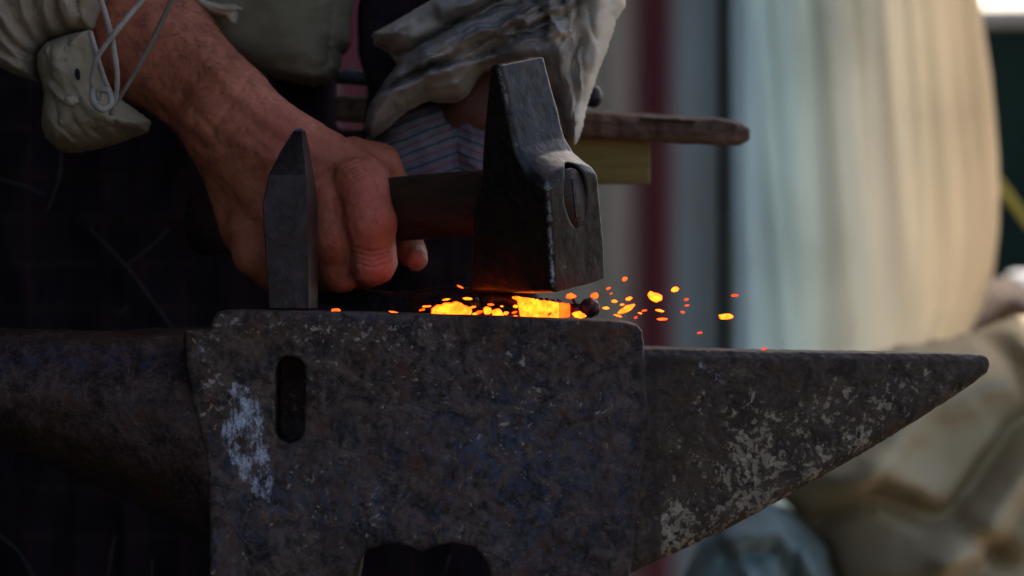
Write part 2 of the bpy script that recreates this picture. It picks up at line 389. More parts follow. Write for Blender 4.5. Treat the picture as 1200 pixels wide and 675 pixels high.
# lower flank turns under
und = smax(front - Y, np.maximum(d2[:, None, :], -1), .003)
F = smax(und, Y - (.06 + hy), .004)
F = smax(F, (d2[:, None, :] + (front - Y) + .004) * .707 - .0 * t, .001)
V, Q = surfnet(F, org, h); N = normals(V, Q); px, py = topx(V)
V += N * (fbm(V[:, 0] * 420, V[:, 1] * 420, V[:, 2] * 420, 2) * .00025)[:, None]
nz = fbm(px / 50, py / 50, px * 0, 3, 8)
edge = linedist(px, py, [(745, 660), (860, 612), (1000, 535), (1160, 432)])
pale = np.clip(1.0 * np.exp(-(edge / 60) ** 2) * np.clip((1000 - px) / 120, 0, 1) * (px > 775) + .7 * g(930, 500, 90, 50) + .5 * g(1080, 440, 60, 30) + nz * .5 + .32 * np.clip((px - 768) / 20, 0, 1) * np.clip((py - 425) / 40, 0, 1), -.5, 1.35)
white = np.clip(1.0 * np.exp(-(linedist(px, py, [(822, 428), (838, 436), (848, 448)]) / 6) ** 2) + .7 * np.exp(-(linedist(px, py, [(775, 492), (800, 480)]) / 4) ** 2) + .5 * np.exp(-(linedist(px, py, [(770, 510), (782, 508)]) / 4) ** 2), 0, 1)
stain_shade = np.clip(np.exp(-((py - 412) / 9) ** 2) * .8 + .8 * g(775, 430, 14, 14) + .6 * np.exp(-((px - 766) / 5) ** 2), 0, 1) * .8  # darker top band and lip, plus the rusty seam beside the body
hl = link('heel', mesh_np('heel', V, Q, dict(blue=np.clip(.5 * np.exp(-((py - 415) / 5) ** 2), 0, 1), pale=pale, white=white, stain_shade=stain_shade)), MAT['heel'], anvil)
# wooden stump (below the photograph)
gz = P(0, 980).z
bm = bmesh.new(); bmesh.ops.create_cone(bm, cap_ends=True, segments=40, radius1=.24, radius2=.22, depth=.5 + gz + .05)
# ------------------------------------------------------------------ setting: ground
GZ = gz - .42
bm.free()
st = tube([(P(480, 0, .06).x, .06, GZ), (P(480, 0, .06).x, .06, gz - .001)], [.2, .185], 40)
tag(bmesh_obj('stump', st, MAT['beam'], None, True, .006), 'round wooden stump standing under the anvil', 'stump')
mm = M('trodden_earth'); gc = mm.mix(mm.ramp(mm.noise(3, 6, .6), .35, .65), (.07, .052, .035), (.12, .095, .065))
mm.set(gc, .95, 0, mm.bump(mm.noise(30, 5, .7), .02, .7))
bm = bmesh.new(); bmesh.ops.create_grid(bm, x_segments=4, y_segments=4, size=150)
bmesh.ops.translate(bm, vec=(0, 60, GZ), verts=bm.verts)
tag(bmesh_obj('ground', bm, mm.m), kind='structure')

# ------------------------------------------------------------------ CHISEL standing on the anvil (hardy)
hardy = thing('hardy_chisel', 'pointed grey steel cutting tool standing upright on the anvil in front of the hand', 'anvil tool', P(342, 362, .045))
lv = [(362, 315, 362, 372.5), (345, 314, 362, 372.5), (300, 311, 362, 372.5), (258, 308.5, 360, 373), (238, 308, 360, 372.5), (205, 315, 359, 368), (175, 330, 356, 363), (156, 342, 354, 358.5), (152, 345, 353, 357)]
rings = []
for (yy, a, b, c) in lv:
    dd = .018 if yy > 200 else .012 if yy > 160 else .006
    rings.append([P(a, yy, .046 - dd), P((a + b) / 2, yy, .0445 - dd), P(b, yy, .043 - dd), P(c, yy, .045 + dd), P(a + 1, yy, .047 + dd)])
bmesh_obj('blade', loft(rings), MAT['hardy'], hardy, False, .0005, 2)
cap = loft([[P(344, 154, .037), P(354, 154, .036), P(358, 156, .05), P(346, 155, .052)], [P(346, 151, .039), P(355, 150, .037), P(357, 152, .049), P(348, 152, .05)]])
bmesh_obj('tip', cap, MAT['blue_steel'], hardy, False, .0003, 1)

# ------------------------------------------------------------------ HAMMER
hx = np.array([.78, -.6258, 0]); dv = np.array([.612, .762, .17]); dv -= hx * (hx @ dv); dv /= np.linalg.norm(dv)
wv = np.cross(hx, dv); wv *= np.sign(wv[2])
O = np.array(P(648, 344, .022)); HV = .0450
hammer = thing('forge_hammer', 'dark steel cross peen hammer coming down on the glowing iron, wooden handle', 'hammer', P(636, 345, .05))
sc1 = S0 * (D + .03) / D
def B(pxx, pyy):
    xm = (pxx - 648) * sc1; zm = (344 - pyy) * sc1; ww = zm / wv[2]; uu = (xm - wv[0] * ww) / hx[0]; return (uu, ww)
OUT = [B(*p) for p in [(648, 344), (645, 280), (641, 222), (640, 211), (635, 202), (615, 187), (606, 174), (602, 160), (595, 127), (585, 79), (577, 77), (572, 80), (568, 120), (564, 170), (560, 200), (552, 240), (548, 344)]]
h = .0008
U, Vv, Wg, org = grid((-.064, -.003, -.003), (.012, HV + .003, .125), h)
q = (Vv / HV * 2 - 1)
W2 = Wg + .0068 * q * q * np.exp(-((Wg - .058) / .011) ** 2)
d2 = polysd(U + 0 * W2, W2 + 0 * U, OUT)
HW = HV * (1 - .15 * np.clip((Wg - .02) / .09, 0, 1)) / 2
F = smax(d2, np.abs(Vv - HW) - HW, .0022)
F = smax(F, (np.abs(Vv - HW) - HW + .0016 + np.maximum(d2, -.01)) * .707, .001)
ey = np.sqrt(((Vv - HV * .5) / .0092) ** 2 + ((Wg - .0465) / .0155) ** 2) - 1
F = smax(F, -np.maximum(ey * .008, -.006 - U), .0008)
Vh, Q = surfnet(F, org, h)
N = normals(Vh, Q)
Vh += N * (fbm(Vh[:, 0] * 70, Vh[:, 1] * 70, Vh[:, 2] * 70, 4) * .0003 + fbm(Vh[:, 0] * 400, Vh[:, 1] * 400, Vh[:, 2] * 400, 2) * .00005)[:, None]
ue = np.interp(Vh[:, 2], *zip(*sorted([(b, a) for a, b in OUT[:10]])))
nearc = np.exp(-((Vh[:, 1] - .0008) / .0014) ** 2 - ((Vh[:, 0] - ue) / .0016) ** 2)
eyer = np.exp(-((np.sqrt(((Vh[:, 1] - HV * .5) / .0092) ** 2 + ((Vh[:, 2] - .0465) / .0155) ** 2) - 1) / .13) ** 2) * (Vh[:, 0] > -.012)
onface = (Vh[:, 0] > ue - .003)
Ww = O + Vh @ np.array([hx, dv, wv]); Qh = Q
hd = link('head', mesh_np('head', Ww, Qh, dict(blue=np.clip(.45 * (Vh[:, 2] > .06) * (N[:, 0] > .2), 0, 1), pale=np.clip(-.25 + 1.6 * nearc + .45 * onface * (Vh[:, 2] < .056), -.3, 1.2), white=np.clip(1.25 * nearc * (Vh[:, 2] < .055), 0, 1), stain_shade=eyer * .45)), MAT['hammer'], hammer)  # blue paints the cool sheen on the peen slope; eye rim darker
hc = O + hx * (-.024) + dv * (HV * .5) + wv * .0445
he = np.array(P(236, 262, .054 + (636 - 236) * .000334))
def hring(c, a, b, n=20): return [Vector(c + dv * math.cos(k * 2 * math.pi / n) * a * (1) + wv * math.sin(k * 2 * math.pi / n) * b) for k in range(n)]
rings = [hring(hc + hx * .0264, .0089, .0152), hring(hc + hx * .0, .0084, .0146)]
rings += [hring(hc - hx * .018, .0105, .0155)]
for f, a, b in ((.16, .0125, .0168), (.3, .013, .017), (.5, .0135, .0165), (.7, .014, .0165), (.9, .0145, .0175), (1.0, .0135, .017)):
    rings.append(hring(hc + (he - hc) * f, a, b))
bmesh_obj('handle', loft(rings), MAT['handle'], hammer, True, 0)
wdg = loft([[Vector(hc + hx * (.0266 + a) + dv * (b * .0012) + wv * (c * .010)) for b, c in ((-1, -1), (1, -1), (1, 1), (-1, 1))] for a in (-.01, .0004)])
bmesh_obj('wedge', wdg, MAT['dark_iron'], hammer, False, .0003)

def blob(name, c, rx, rz, ang, mat, ry=None, seed=0, sub=2, amp=.45, parent=None):
    bm = bmesh.new(); bmesh.ops.create_icosphere(bm, subdivisions=sub, radius=1); ry = ry or min(rx, rz)
    rot = Matrix.Rotation(R(ang), 3, 'Y')
    for v in bm.verts:
        k = 1 + amp * mnoise.noise(v.co * 1.9 + Vector((seed * 3.1, seed, 0)))
        v.co = Vector(c) + rot @ (Vector((v.co.x * rx, v.co.y * ry, v.co.z * rz)) * k)
    o = bmesh_obj(name, bm, mat, parent); return o
# ------------------------------------------------------------------ HOT IRON, scale, sparks
bar = thing('hot_iron_bar', 'glowing yellow iron bar with a dark round knob, lying between anvil and hammer', 'iron workpiece', P(650, 372, .045))
rg = []
for (xx, t0, b0, y0, y1) in ((600, 347.5, 349.5, .046, .05), (606, 347, 352, .04, .052), (610, 348, 372.5, .036, .055), (622, 349.5, 373, .034, .056), (640, 352, 373, .034, .056), (655, 355, 373, .035, .055)):
    rg.append([P(xx, b0, y0), P(xx, t0, y0 + .002), P(xx, t0, y1), P(xx, b0, y1)])
bmesh_obj('glowing_end', loft(rg), hotc, bar, False, .0006)
rg = [[P(xx, b0, .037), P(xx, t0, .039), P(xx, t0, .053), P(xx, b0, .053)] for xx, t0, b0 in ((654.5, 355, 373), (660, 355, 372.5), (668, 356, 371))]
bmesh_obj('cooling_section', loft(rg), emb, bar, False, .0006)
_nk = bmesh_obj('neck', tube([P(666, 363, .045), P(684, 362, .045)], [.0032, .003], 14, wob=.1), MAT['dark_iron'], bar)
bm = bmesh.new(); bmesh.ops.create_icosphere(bm, subdivisions=4, radius=1)
kc = P(691, 361, .045)
for v in bm.verts: v.co = Vector(kc) + Vector((v.co.x * .0053, v.co.y * .005, v.co.z * .0049)) * (1 + .08 * mnoise.noise(v.co * 3))
bmesh_obj('knob', bm, MAT['dark_iron'], bar)
for k, (a, b, rx_, rz_) in enumerate(((634, 350.5, 3.5, 1.6), (641, 351, 3, 1.8), (648, 352, 3.6, 1.5), (655, 352.5, 3, 1.6), (627, 349.5, 2.2, 1.2), (644, 368, 1.2, 3), (672, 352, 5, 2.2))):
    blob('scale_flake', P(a, b, .0335), rx_ * S0, rz_ * S0, 10 * k, MAT['dark_iron'], ry=.001, seed=k + 40, parent=bar)
tongs = thing('tongs', 'dark iron tongs gripping the left end of the glowing bar, almost lost in shadow', 'tongs', P(520, 366, .075))
bmesh_obj('jaw', tube([P(612, 355, .060), P(590, 350, .066), P(560, 352, .075), P(520, 348, .085), P(470, 352, .10), P(380, 346, .13)], [.0028, .004, .0062, .0055, .0048, .0045], 14, wob=.1), MAT['dark_iron'], tongs)
bmesh_obj('jaw', tube([P(612, 369, .060), P(590, 370, .066), P(560, 363, .075), P(520, 358, .082), P(480, 362, .095), P(400, 364, .12)], [.0028, .0036, .0058, .0050, .0044, .004], 14, wob=.1), MAT['dark_iron'], tongs)
blob('rivet', P(556, 357, .064), 9 * S0, 9 * S0, 0, MAT['dark_iron'], ry=.004, amp=.08, sub=3, parent=tongs)
# pile of glowing scale
pile = thing('glowing_scale_pile', 'largest heap of glowing yellow scale lying on the anvil left of the hammer', 'hot scale', P(530, 372, .045))
bm = bmesh.new()
for k, (cx, cy, a, b) in enumerate(((516, 365, 11, 8), (524, 363, 10, 8.5), (534, 362.5, 11, 9), (543, 365, 10, 7.5), (529, 367, 14, 6))):
    b2 = bmesh.new(); bmesh.ops.create_icosphere(b2, subdivisions=3, radius=1)
    for v in b2.verts: v.co = Vector(P(cx, cy, .045)) + Vector((v.co.x * a * S0, v.co.y * .006, v.co.z * b * S0)) * (1 + .15 * mnoise.noise(v.co * 2.5 + Vector((k, 0, 0))))
    me = bpy.data.meshes.new('t'); b2.to_mesh(me); bm.from_mesh(me); b2.free()
bmesh_obj('scale', bm, hotc, pile)
GLOW = [  # px, py, rx, rz, angle, heat, depth, label
    (768, 348, 9.5, 5.5, 30, 0, .04, 'largest glowing orange spark flying right of the hammer'),
    (850, 371, 9, 3.6, 0, 0, .05, 'flat orange spark farthest right above the pointed heel'),
    (734, 362, 11, 3.6, -25, 0, .04, 'long slanting orange streak of spark right of the dark knob'),
    (678, 369, 8, 4, 8, 0, .036, 'orange flake lying on the anvil against the dark knob'),
    (669, 347, 6, 3.2, 0, 1, .03, 'orange spark at the lower right edge of the hammer head'),
    (697, 346.5, 5, 3.6, 0, 1, .04, 'orange spark just above the dark round knob'),
    (583, 367, 7, 5, 15, 0, .045, 'triangular glowing flake between the scale heap and the iron bar'),
    (571, 364, 5, 5, 0, 0, .045, 'round glowing flake right of the scale heap'),
    (394, 363.5, 6, 2, 0, 1, .03, 'lone orange ember beside the foot of the upright cutting tool')]
SM = [(732, 327, 3.4, 3.2), (791, 339, 5, 3.6), (773, 364, 4, 3), (776, 374, 7, 2), (737, 350, 4.4, 3), (724, 370, 4, 2.2), (713, 338, 2.2, 2), (720, 353, 3, 3), (710, 361, 3, 3), (755, 364, 2.6, 1.6), (750, 367, 2.4, 1.4), (729, 357, 2, 2),
      (539, 336, 3, 2.2), (548, 350, 4.4, 3), (554, 360, 3.6, 2), (561, 366, 5, 2.8), (556, 368, 2.8, 2), (561, 372, 2.4, 1.8), (575, 357, 3.2, 2.6), (593, 367, 3.6, 3), (604, 359, 3, 2.6), (603, 366, 3, 2), (604, 371, 3, 2.4), (500, 359, 4.4, 1.8), (495, 363, 4, 1.6), (462, 366, 5, 1.8), (523, 351, 4, 2), (568, 371, 3, 1.4), (588, 359, 2, 1.4), (543, 372, 3, 1.2)]
DIMS = [(861, 346, 5, 1.6), (804, 351, 3, 1.6), (805, 358, 3, 1.4), (800, 366, 2.4, 1.6), (820, 390, 3.4, 1.4), (896, 409, 4, 1.2), (745, 372, 2.4, 1.6), (716, 344, 2, 1.2)]
for k, (a, b, rx, rz, an, ht, yy, lab) in enumerate(GLOW):
    tag(blob('spark', P(a, b, yy), rx * S0, rz * S0, an, emb if ht else hotc, seed=k), lab, 'spark', 'sparks flying off the anvil')
for k, (a, b, rx, rz) in enumerate(SM):
    left = a < 620
    st_ = random.uniform(1.0, 1.6); tag(blob('spark', P(a, b, .035 + .012 * random.random()), rx * S0 * .85 * st_, rz * S0 * .85 / st_, math.degrees(math.atan2(b - 362, a - 655 if a > 655 else 655 - a)) * (1 if a > 655 else -1) + random.uniform(-15, 15), hotc if k % 3 else emb, seed=k + 20),
        'small glowing flake scattered between the hand and the iron bar' if left else 'small orange spark in the spray right of the hammer', 'spark', 'flakes left of the iron bar' if left else 'sparks right of the hammer')
for k, (a, b, rx, rz) in enumerate(DIMS):
    tag(blob('spark', P(a, b, .05), rx * S0, rz * S0, random.uniform(-15, 15), dim, seed=k + 70), 'faint dull orange spark at the fringe of the spray on the right', 'spark', 'faint sparks on the right')

# ------------------------------------------------------------------ PERSON
person = thing('person', 'blacksmith in loose linen shirt and dark coat gripping the hammer over the anvil', 'person', P(300, 900, .25))
def pc(X, Y, Z, a, b, ys=1.0):
    return cone(X, Y, Z, P(*a[:3]), P(*b[:3]), a[3] * S0, b[3] * S0, ys)
h = .0009
X, Y, Z, org = grid((P(20, 0, .15).x, .03, P(0, 365, .15).z), (P(520, 0, .15).x, .235, P(0, -50, .15).z), h)
Cw = (262, 125, .150, 62)
arm = pc(X, Y, Z, (-60, -190, .24, 84), (175, 48, .175, 72), .8)
arm = smin(arm, pc(X, Y, Z, (175, 48, .175, 72), Cw, .78), 40 * S0)
for a, b, k in (((275, 135, .140, 50), (424, 214, .112, 36), 26), ((270, 140, .135, 50), (388, 232, .112, 38), 26), ((262, 150, .14, 46), (342, 255, .125, 40), 26), ((262, 150, .15, 44), (298, 268, .145, 42), 26)):
    arm = smin(arm, pc(X, Y, Z, a, b, .8), k * S0)
def chain(pts, k=8):
    f = None
    for a, b in zip(pts[:-1], pts[1:]):
        c = pc(X, Y, Z, a, b); f = c if f is None else smin(f, c, k * S0)
    return f
idxf = chain([(422, 216, .098, 35), (432, 262, .086, 33), (436, 306, .090, 28.5), (424, 318, .118, 24)])
midf = chain([(386, 234, .102, 33), (393, 280, .095, 31), (398, 315, .102, 27), (392, 322, .125, 23)])
rngf = chain([(342, 256, .116, 33), (346, 300, .112, 30), (352, 322, .122, 25)])
pnkf = chain([(298, 268, .135, 34), (300, 295, .135, 29), (318, 318, .145, 24)])
fing = smin(smin(idxf, midf, 3.5 * S0), smin(rngf, pnkf, 5 * S0), 4 * S0)
arm = smin(arm, fing, 12 * S0)
th = chain([(415, 190, .135, 32), (446, 193, .138, 25), (462, 222, .150, 21), (470, 262, .150, 20), (482, 296, .128, 18), (488, 304, .118, 15)])
arm = smin(arm, th, 9 * S0)
V, Q = surfnet(arm, org, h); N = normals(V, Q); px, py = topx(V)
fr = np.clip(-N[:, 1] * 1.5 + .3, 0, 1)
dsp = fbm(V[:, 0] * 70, V[:, 1] * 70, V[:, 2] * 70, 3) * .0006 + fbm(V[:, 0] * 300, V[:, 1] * 300, V[:, 2] * 300, 2) * .00016
def emb_line(pts, wdt, amp, flat=True):
    global dsp
    dsp = dsp + fr * amp * (.6 if amp > 0 else .9) * np.exp(-(linedist(px, py, pts) / wdt) ** 2)
emb_line([(235, 60), (290, 130), (360, 175), (420, 205)], 9, .0018)      # tendons and veins
emb_line([(225, 100), (280, 165), (345, 205), (385, 232)], 8, .0016)
emb_line([(240, 140), (270, 200), (300, 250)], 10, .0012)
emb_line([(190, 20), (250, 85), (300, 105), (345, 118)], 5, .0010)
emb_line([(255, 150), (290, 150), (320, 175), (335, 215)], 4, .0009)
emb_line([(258, 110), (300, 145), (365, 192)], 7, -.0010)
emb_line([(395, 235), (400, 262), (408, 300), (412, 325)], 4.5, -.0022)      # cleft beside the index finger
emb_line([(170, 118), (210, 150), (238, 172)], 8, -.0020)     # wrist hollow
emb_line([(212, 112), (250, 152)], 4, -.0010); emb_line([(295, 85), (262, 135), (240, 180)], 4, -.0007)
emb_line([(428, 198), (441, 206), (447, 222)], 4, -.0022)      # crease at the web of the thumb
emb_line([(424, 186), (436, 195)], 4, -.0010)
for k in range(4): emb_line([(412 + k, 290 + k * 6), (436, 296 + k * 6), (456, 290 + k * 6)], 1.7, -.0010)
for k in range(5): emb_line([(404 + 3 * k, 196 + k * 4), (420 + 3 * k, 188 + k * 4)], 1.7, -.0008)
emb_line([(418, 212), (424, 222)], 16, .0016)
for k in range(5): emb_line([(392 + 2 * k, 232 + k * 5), (408, 240 + k * 5), (440, 232 + k * 4)], 1.6, -.0006)
for k in range(6): emb_line([(232 + 7 * k, 172 + 3 * k), (250 + 9 * k, 158 - 4 * k), (262 + 10 * k, 140 - 7 * k)], 1.5, -.0004)
V = V + N * dsp[:, None]
red = np.clip(g(425, 235, 40, 45) * .9 + g(445, 315, 30, 20) * .9 + g(330, 120, 50, 30) * .4 + g(350, 165, 60, 30) * .4 + g(488, 305, 20, 16) * .7, 0, 1)
# left wrist, mostly under the sleeve, in the same mesh
m = M('skin')
mot = m.noise(60, 5, .6); f2 = m.noise(260, 5, .7, dist=.8); f3 = m.noise(900, 4, .7)
hair = m.noise(240, 4, .7, dist=.6, sc3=(.28, 1, 1, (0, R(55), 0)))
col = m.mix(m.ramp(mot, .3, .7), (.30, .074, .038), (.50, .148, .072))
col = m.mix(m.attr('sleeve_shade'), col, (.045, .024, .016)); col = m.mix(m.math('MULTIPLY', m.attr('red'), .8), col, (.62, .13, .09))
col = m.mix(m.math('MULTIPLY', m.ramp(f2, .45, .75), .4), col, (.15, .055, .032))
col = m.mix(m.math('MULTIPLY', m.ramp(hair, .55, .72), m.math('MULTIPLY', m.attr('hairy'), .55)), col, (.07, .032, .02))
nn = m.bump(f2, .0014, .8); nn = m.bump(f3, .00028, .7, nn)
skin = m.set(col, .46, 0, nn, .38); m.b.inputs['Subsurface Weight'].default_value = .12; m.b.inputs['Subsurface Scale'].default_value = .004
m.b.inputs['Subsurface Radius'].default_value = (1, .3, .15)
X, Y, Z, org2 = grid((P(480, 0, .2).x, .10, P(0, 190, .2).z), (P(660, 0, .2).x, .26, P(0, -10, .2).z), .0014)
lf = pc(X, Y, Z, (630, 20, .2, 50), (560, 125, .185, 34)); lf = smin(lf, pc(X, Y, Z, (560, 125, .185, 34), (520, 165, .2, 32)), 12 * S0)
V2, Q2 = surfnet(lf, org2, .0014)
hairy = np.clip((330 - px) / 130, 0, 1) * np.clip((260 - py) / 60, 0, 1)
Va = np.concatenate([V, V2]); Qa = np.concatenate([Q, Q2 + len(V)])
body = link('body', mesh_np('body', Va, Qa, dict(red=np.concatenate([red, np.zeros(len(V2))]), sleeve_shade=np.concatenate([np.zeros(len(V)), np.ones(len(V2)) * .85]), hairy=np.concatenate([hairy, np.ones(len(V2))]))), skin, person)  # left wrist darkened in colour for the shade under the sleeve, hair mix included
rs = np.random.RandomState(3); cand = np.nonzero((hairy > .15) & (N[:, 1] < -.1))[0]; HV_, HQ_ = [], []
hm = bmesh.new()
for k in rs.choice(cand, 900, replace=False):
    if rs.rand() > hairy[k] + .1: continue
    p = Vector(V[k]); n = Vector(N[k]); dr = Vector((.55 + rs.randn() * .3, 0, -.75 + rs.randn() * .35)); dr = (dr - n * dr.dot(n)).normalized()
    L_ = .004 + .005 * rs.rand(); sd_ = n.cross(dr).normalized() * .00011; prev = None
    for t_ in (0, .35, .7, 1):
        c_ = p + dr * L_ * t_ + n * (.0012 * math.sin(t_ * 2.6)); w_ = 1 - .8 * t_
        ring = [hm.verts.new(c_ + sd_ * w_), hm.verts.new(c_ - sd_ * w_), hm.verts.new(c_ + n * .00018 * w_)]
        if prev:
            for q_ in range(3): hm.faces.new((prev[q_], prev[(q_ + 1) % 3], ring[(q_ + 1) % 3], ring[q_]))
        prev = ring
mh = M('hair'); mh.set((.035, .018, .010), .5)
tag(bmesh_obj('arm_hair', hm, mh.m, person), kind='stuff')
mn = M('nail'); nailm = mn.set((.55, .42, .38), .3, 0)
blob('thumbnail', P(491, 293, .1165), 6.5 * S0, 8 * S0, -38, nailm, ry=.0016, amp=.05, sub=3, parent=person)

# ---- cloth relief builder
def relief(name, outline, yc, T, Rr, ridges, mat, parent, h=.0010, wr=(), attrs=None, gain=1.0, tilt=(0, 0), noise_amp=.0002, backT=None, amax=.022):
    xs = [p[0] for p in outline]; ys = [p[1] for p in outline]
    m_ = 12
    bT = backT or T
    X, Y, Z, org = grid((P(min(xs) - m_, 0, yc).x, yc - T - amax - .004, P(0, max(ys) + m_, yc).z), (P(max(xs) + m_, 0, yc).x, yc + bT + .006, P(0, min(ys) - m_, yc).z), h)
    s = S0 * (D + yc) / D
    ax = X[:, 0, :] / s + 600; az = 337.5 - Z[:, 0, :] / s
    ax, az = np.broadcast_arrays(ax, az)
    wob = 1.4 * fbm(ax / 26, az / 26, 0 * ax, 3, 11)
    d = -polysd(ax + wob, az + wob * .6, outline)       # px inside
    q = np.clip(d / Rr, 0, 1); prof = np.sqrt(np.clip(1 - (1 - q) ** 2, 0, 1))
    rel = np.zeros_like(d)
    wx = ax + 5 * fbm(ax / 40, az / 40, ax * 0, 3, 21); wz = az + 5 * fbm(ax / 40, az / 40, ax * 0, 3, 31)
    for pts, wd, am in ridges:
        ld = linedist(wx, wz, pts) / wd
        rel = rel + (am * np.exp(-ld ** 2) if am > 0 or wd > 10 else am * 1.15 * np.exp(-1.3 * ld))
    for ang, ls, ss, am in wr:
        c, s_ = math.cos(R(ang)), math.sin(R(ang)); u = (ax * c - az * s_) / ls; v_ = (ax * s_ + az * c) / ss
        n_ = fbm(u, v_, 0 * u, 3, int(ang) + 40); rel = rel + am * (1 - 2 * np.abs(n_))
    rel += fbm(ax / 14, az / 14, 0 * ax, 3, 5) * noise_amp
    rel = rel * gain; fall = np.clip(d / 7, 0, 1)
    yfr = yc - T * prof - rel * fall + tilt[0] * (ax - 600) * S0 + tilt[1] * (az - 337) * S0
    ybk = yc + bT * prof + tilt[0] * (ax - 600) * S0 + tilt[1] * (az - 337) * S0
    out = np.where(d < 0, -d * s, -1)
    F = np.maximum(np.maximum(yfr[:, None, :] - Y, Y - ybk[:, None, :]), out[:, None, :])
    V, Q = surfnet(F, org, h); px, py = topx(V)
    at = attrs(px, py, V) if attrs else {}
    return link(name, mesh_np(name, V, Q, at), mat, parent)

def fine(n, a, b, spread, seed, w_=(1.6, 3), am=(.0012, .0028)):
    rs = np.random.RandomState(seed); out = []
    for k in range(n):
        t = rs.rand(); ax_, az_ = a[0] + (b[0] - a[0]) * t, a[1] + (b[1] - a[1]) * t
        dx, dz = spread; L0 = .6 + .9 * rs.rand(); j = rs.randn(6) * 3.2
        p0 = (ax_ + j[0], az_ + j[1]); p1 = (ax_ + dx * L0 * .5 + j[2], az_ + dz * L0 * .5 + j[3]); p2 = (ax_ + dx * L0 + j[4], az_ + dz * L0 + j[5])
        s_ = -1 if rs.rand() < .6 else 1
        out.append(([p0, p1, p2], rs.uniform(*w_), s_ * rs.uniform(*am)))
    return out
# right sleeve, gathered into the cuff
SL = relief('sleeve', [(-150, -90), (140, -90), (128, -20), (118, 10), (108, 34), (84, 40), (58, 50), (46, 66), (46, 96), (20, 88), (-20, 68), (-80, 50), (-150, 40)], .155, .050, 60,
    [([(54, 52), (38, 10), (15, -50)], 5, .0055), ([(68, 45), (62, 0), (50, -60)], 5, .006), ([(88, 40), (88, 0), (80, -60)], 5, .0055), ([(104, 34), (112, 8), (120, -40)], 9, .007), ([(48, 64), (20, 30), (-30, -20)], 6, .0055), ([(46, 78), (5, 55), (-60, 20)], 6, .0055), ([(44, 90), (0, 75), (-60, 50)], 6, .004),
     ([(60, 48), (50, 5), (32, -50)], 3, -.005), ([(78, 42), (75, 0), (65, -50)], 3, -.005), ([(98, 37), (98, 0), (98, -50)], 3, -.005), ([(50, 58), (30, 20), (-10, -30)], 3, -.005), ([(46, 70), (15, 43), (-40, 0)], 3, -.005)] + fine(9, (52, 52), (106, 34), (-8, -70), 3) + fine(9, (46, 62), (46, 92), (-60, -32), 4),
    MAT['sleeve'], person, wr=((70, 90, 12, .0007),))
CF = relief('cuff', [(45, 66), (56, 50), (82, 40), (106, 35), (110, 50), (112, 70), (120, 96), (138, 114), (160, 130), (176, 142), (172, 154), (140, 167), (110, 175), (85, 178), (68, 175), (56, 164), (50, 148), (50, 130), (53, 112), (50, 98), (46, 82)], .150, .046, 42,
    [([(60, 60), (75, 75), (72, 100)], 8, .003), ([(100, 42), (98, 75), (102, 105)], 6, .003), ([(58, 108), (62, 140), (75, 165)], 8, .003), ([(66, 112), (90, 124), (104, 118)], 5, .004), ([(58, 96), (72, 104), (88, 122), (100, 150)], 4, -.003), ([(72, 125), (80, 150), (95, 165)], 4, -.0025), ([(110, 125), (140, 145), (165, 152)], 6, .0025), ([(105, 130), (125, 150)], 4, -.002), ([(120, 155), (150, 152)], 4, -.0018), ([(84, 44), (88, 62), (84, 80)], 3, -.0025)] + fine(8, (60, 55), (104, 40), (-3, 28), 5, (1.5, 2.5), (.0014, .0026)) + fine(9, (60, 150), (150, 148), (18, 22), 6, (1.5, 3), (.001, .0022)) + fine(6, (52, 100), (90, 60), (30, 30), 12, (1.5, 3), (.0008, .0016)),
    MAT['cuff'], person, wr=((20, 60, 10, .0004),))
mb = M('shadowed_hole'); mb.set((.004, .003, .003), .9)
blob('buttonhole', P(91, 87, .1035), 3.6 * S0, 7.5 * S0, -8, mb.m, ry=.0022, amp=.1, sub=3, parent=CF)
blob('knot', P(84, 118, .098), 9 * S0, 6 * S0, 12, MAT['sleeve'], ry=.003, amp=.3, sub=3, parent=CF)
rr = .0014
def cord(pts, mat=MAT['cord'], r=rr, name='tie_cord', par=CF):
    return bmesh_obj(name, tube([P(*p) for p in pts], [r, r * 1.1, r * .95, r], 10, 10, .12), mat, par)
cord([(112, -20, .10), (122, 12, .092), (131, 45, .088), (137, 85, .088), (136, 112, .092), (130, 134, .098)])
cord([(182, -16, .10), (155, 14, .09), (132, 42, .084), (114, 68, .086), (108, 92, .092), (109, 108, .097)])
cord([(205, -10, .12), (190, 25, .112), (168, 68, .106), (148, 102, .10), (134, 122, .098)], MAT['cord_dark'])
cord([(108, 104, .096), (110, 120, .090), (120, 128, .088), (130, 122, .09), (128, 108, .092), (117, 106, .094), (114, 116, .096)], r=.0017)
cord([(106, 38, .11), (112, 60, .10), (121, 88, .095), (129, 108, .095)], r=.0013)

# khaki shirt front hanging behind the forearm
relief('shirt', [(215, -110), (418, -110), (415, -20), (412, 30), (409, 52), (400, 62), (398, 84), (388, 96), (368, 101), (345, 97), (318, 90), (290, 80), (240, 60), (215, 20)], .215, .030, 40,
    [([(398, -60), (390, 20), (384, 70)], 4, -.002), ([(390, 55), (396, 80)], 7, .004), ([(330, 85), (375, 90)], 6, .003), ([(300, -60), (330, 30), (360, 90)], 20, .003), ([(388, 50), (378, 75)], 5, -.003)],
    MAT['shirt'], person, wr=((20, 90, 30, .0008),))
relief('hem', [(214, -30), (228, -14), (240, 0), (258, 5), (276, 5), (286, 12), (279, 15), (277, 28), (271, 30), (264, 20), (246, 15), (232, 6), (210, -20)], .172, .006, 6, [([(232, -4), (262, 11), (282, 10)], 3, .003)], MAT['sleeve'], person, h=.0007)
